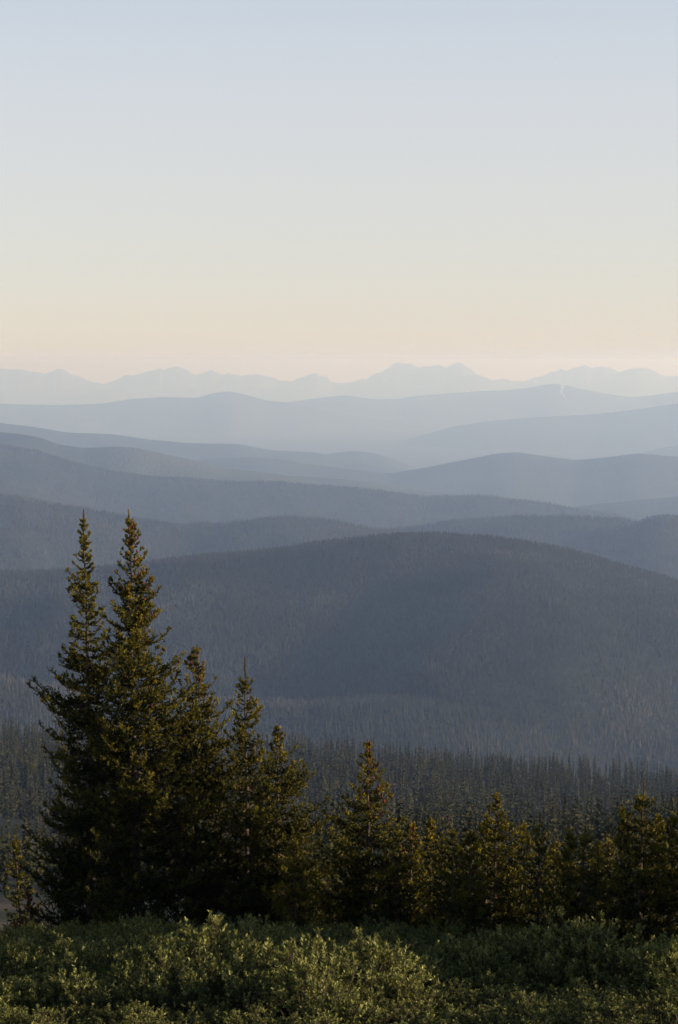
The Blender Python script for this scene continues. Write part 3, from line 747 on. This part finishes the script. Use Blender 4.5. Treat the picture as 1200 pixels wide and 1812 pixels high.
for i in range(26000):
    y = 17.5 + 25 * random.random() ** .85; x = random.uniform(-.2, .2) * y
    cx_, cy_ = int(x // .7), int(y // .7)
    if any((x - a) ** 2 + ((y - b) * .85) ** 2 < .60 ** 2 for u in (-1, 0, 1) for v in (-1, 0, 1) for a, b in cell.get((cx_ + u, cy_ + v), ())): continue
    cell.setdefault((cx_, cy_), []).append((x, y)); spots.append((x, y))
groups = {
 'l': ('sunlit pale grey-green willow bush in the bright scrub at the lower left', 'willow bushes in the bright scrub at the lower left'),
 'm': ('half shaded grey-green willow bush below the row of spruces in the middle', 'half shaded willow bushes in the middle foreground'),
 'r': ('dark shaded willow bush at the lower right in front of the black trees', 'dark willow bushes at the lower right'),
 'b': ('willow bush along the bottom edge of the picture with leafy tips catching sun', 'willow bushes along the bottom edge')}
src_w = []; rest_w = []; made = 0
for (x, y) in sorted(spots, key=lambda s: s[1]):
    z = float(ground_z(x, y)); px_ = 600 + x / y * F
    k = random.randrange(6); hs = (1.05, .95, 1.25, 1.0, .85, 1.1)[k]
    lump = float(np.clip(1 + 1.1 * NZ.fbm(x * .7 + 5, y * .5, 2), .6, 1.5))
    hgt = .74 * lump * random.uniform(.85, 1.15)
    zmax = -(float(top_line(px_)) + 6 - HY) / F * y          # the outline the scrub makes against the trees
    if y > 24: hgt = min(hgt * 1.15, max(.44 * lump * random.uniform(.85, 1.2), (zmax - z) * float(np.clip(.92 + .7 * NZ.fbm(x * .9 + 40, y * .9, 2), .5, 1.22)) * random.uniform(.9, 1.05)))
    sc_ = hgt / (hs * 1.3)
    py_ = HY - (z + hgt) / y * F
    if -30 < px_ < 1230 and made < 292 and 1830 > py_:
        g = 'b' if py_ > 1755 else 'l' if px_ < 420 else 'm' if px_ < 860 else 'r'
        e = empty('willow_bush', (x, y, z)); e.rotation_euler = (0, 0, random.uniform(0, 6.28)); e.scale = (max(sc_, .52), max(sc_, .52), sc_)
        tag(e, groups[g][0], 'bush', groups[g][1])
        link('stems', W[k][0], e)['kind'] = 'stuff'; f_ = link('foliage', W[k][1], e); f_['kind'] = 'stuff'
        if len(src_w) < 6 and all(o_.data != f_.data for o_ in src_w): src_w.append(f_)
        made += 1
    else: rest_w.append((x, y, z, max(sc_, .42)))
rw = np.array(rest_w)
forest_gn('willow_scrub', rw[:, :3], rw[:, 3], rng.uniform(0, 6.28, len(rw)), 'low willow scrub closing up behind the nearer bushes at the feet of the trees', 'scrub', src=src_w)

# unseen willow thicket added off the right side to shade the lower right scrub
for i_, (x, y, s_) in enumerate([(7.6, 21.0, 1.6), (8.2, 23.6, 2.3), (8.9, 26.6, 2.5), (9.4, 29.6, 2.5), (9.8, 32.6, 2.4), (11.6, 28.0, 2.9), (11.8, 31.4, 2.8)]):
    e = empty('willow_bush', (x, y, float(ground_z(x, y)))); e.scale = (s_ * 1.05, s_ * 1.05, s_ * 1.1); e.rotation_euler = (0, 0, i_ * 1.3)
    tag(e, 'tall willow bush added outside the right edge to shade the scrub', 'bush', 'unseen willow thicket added for its shade')
    link('stems', W[i_ % 6][0], e)['kind'] = 'stuff'; link('foliage', W[i_ % 6][1], e)['kind'] = 'stuff'

# grass and low growth between the bushes
n = 26000
y = 19 + 33 * rng.random(n); x = rng.uniform(-.21, .21, n) * y; z = ground_z(x, y)
B = np.stack([x, y, z], 1); h = rng.uniform(.12, .38, n)[:, None]; an = rng.uniform(0, 6.283, n)
dx = np.stack([np.cos(an), np.sin(an), 0 * an], 1)
V = np.stack([B - dx * .008, B + dx * .008, B + np.array([0, 0, 1]) * h + rng.normal(0, .05, (n, 3))], 1).reshape(-1, 3)
M_grass = leaf_mat('grass_blades', [(0, (.04, .05, .015)), (1, (.14, .13, .05))], trans=.3)
tag(link('grass', mesh_np('grass', V, np.arange(len(V)).reshape(-1, 3), [M_grass], attrs={'tone': np.repeat(rng.random(n), 3)})),
    'short grass growing between the willow bushes and spruces', 'grass', kind='stuff')

# ------------------------------------------------------------------ air
m, nt, out = new_mat('air')
pv = nt.nodes.new('ShaderNodeVolumePrincipled')
HAZE = 6.7e-5
pv.inputs['Color'].default_value = (.43, .61, 1.0, 1); pv.inputs['Density'].default_value = HAZE
pv.inputs['Absorption Color'].default_value = (1, 1, 1, 1); pv.inputs['Anisotropy'].default_value = 0.25
nt.links.new(pv.outputs[0], out.inputs['Volume'])
x0, x1, y0, y1, z0, z1 = -61000, 61000, -900, 85000, VZ - 6, 90
hv = [(x, y, z) for x in (x0, x1) for y in (y0, y1) for z in (z0, z1)]
hf = [(0, 1, 3, 2), (4, 6, 7, 5), (0, 4, 5, 1), (2, 3, 7, 6), (0, 2, 6, 4), (1, 5, 7, 3)]
tag(link('haze', mesh_np('haze', hv, hf, [m])), 'pale blue evening haze filling the valleys', 'haze', kind='stuff')
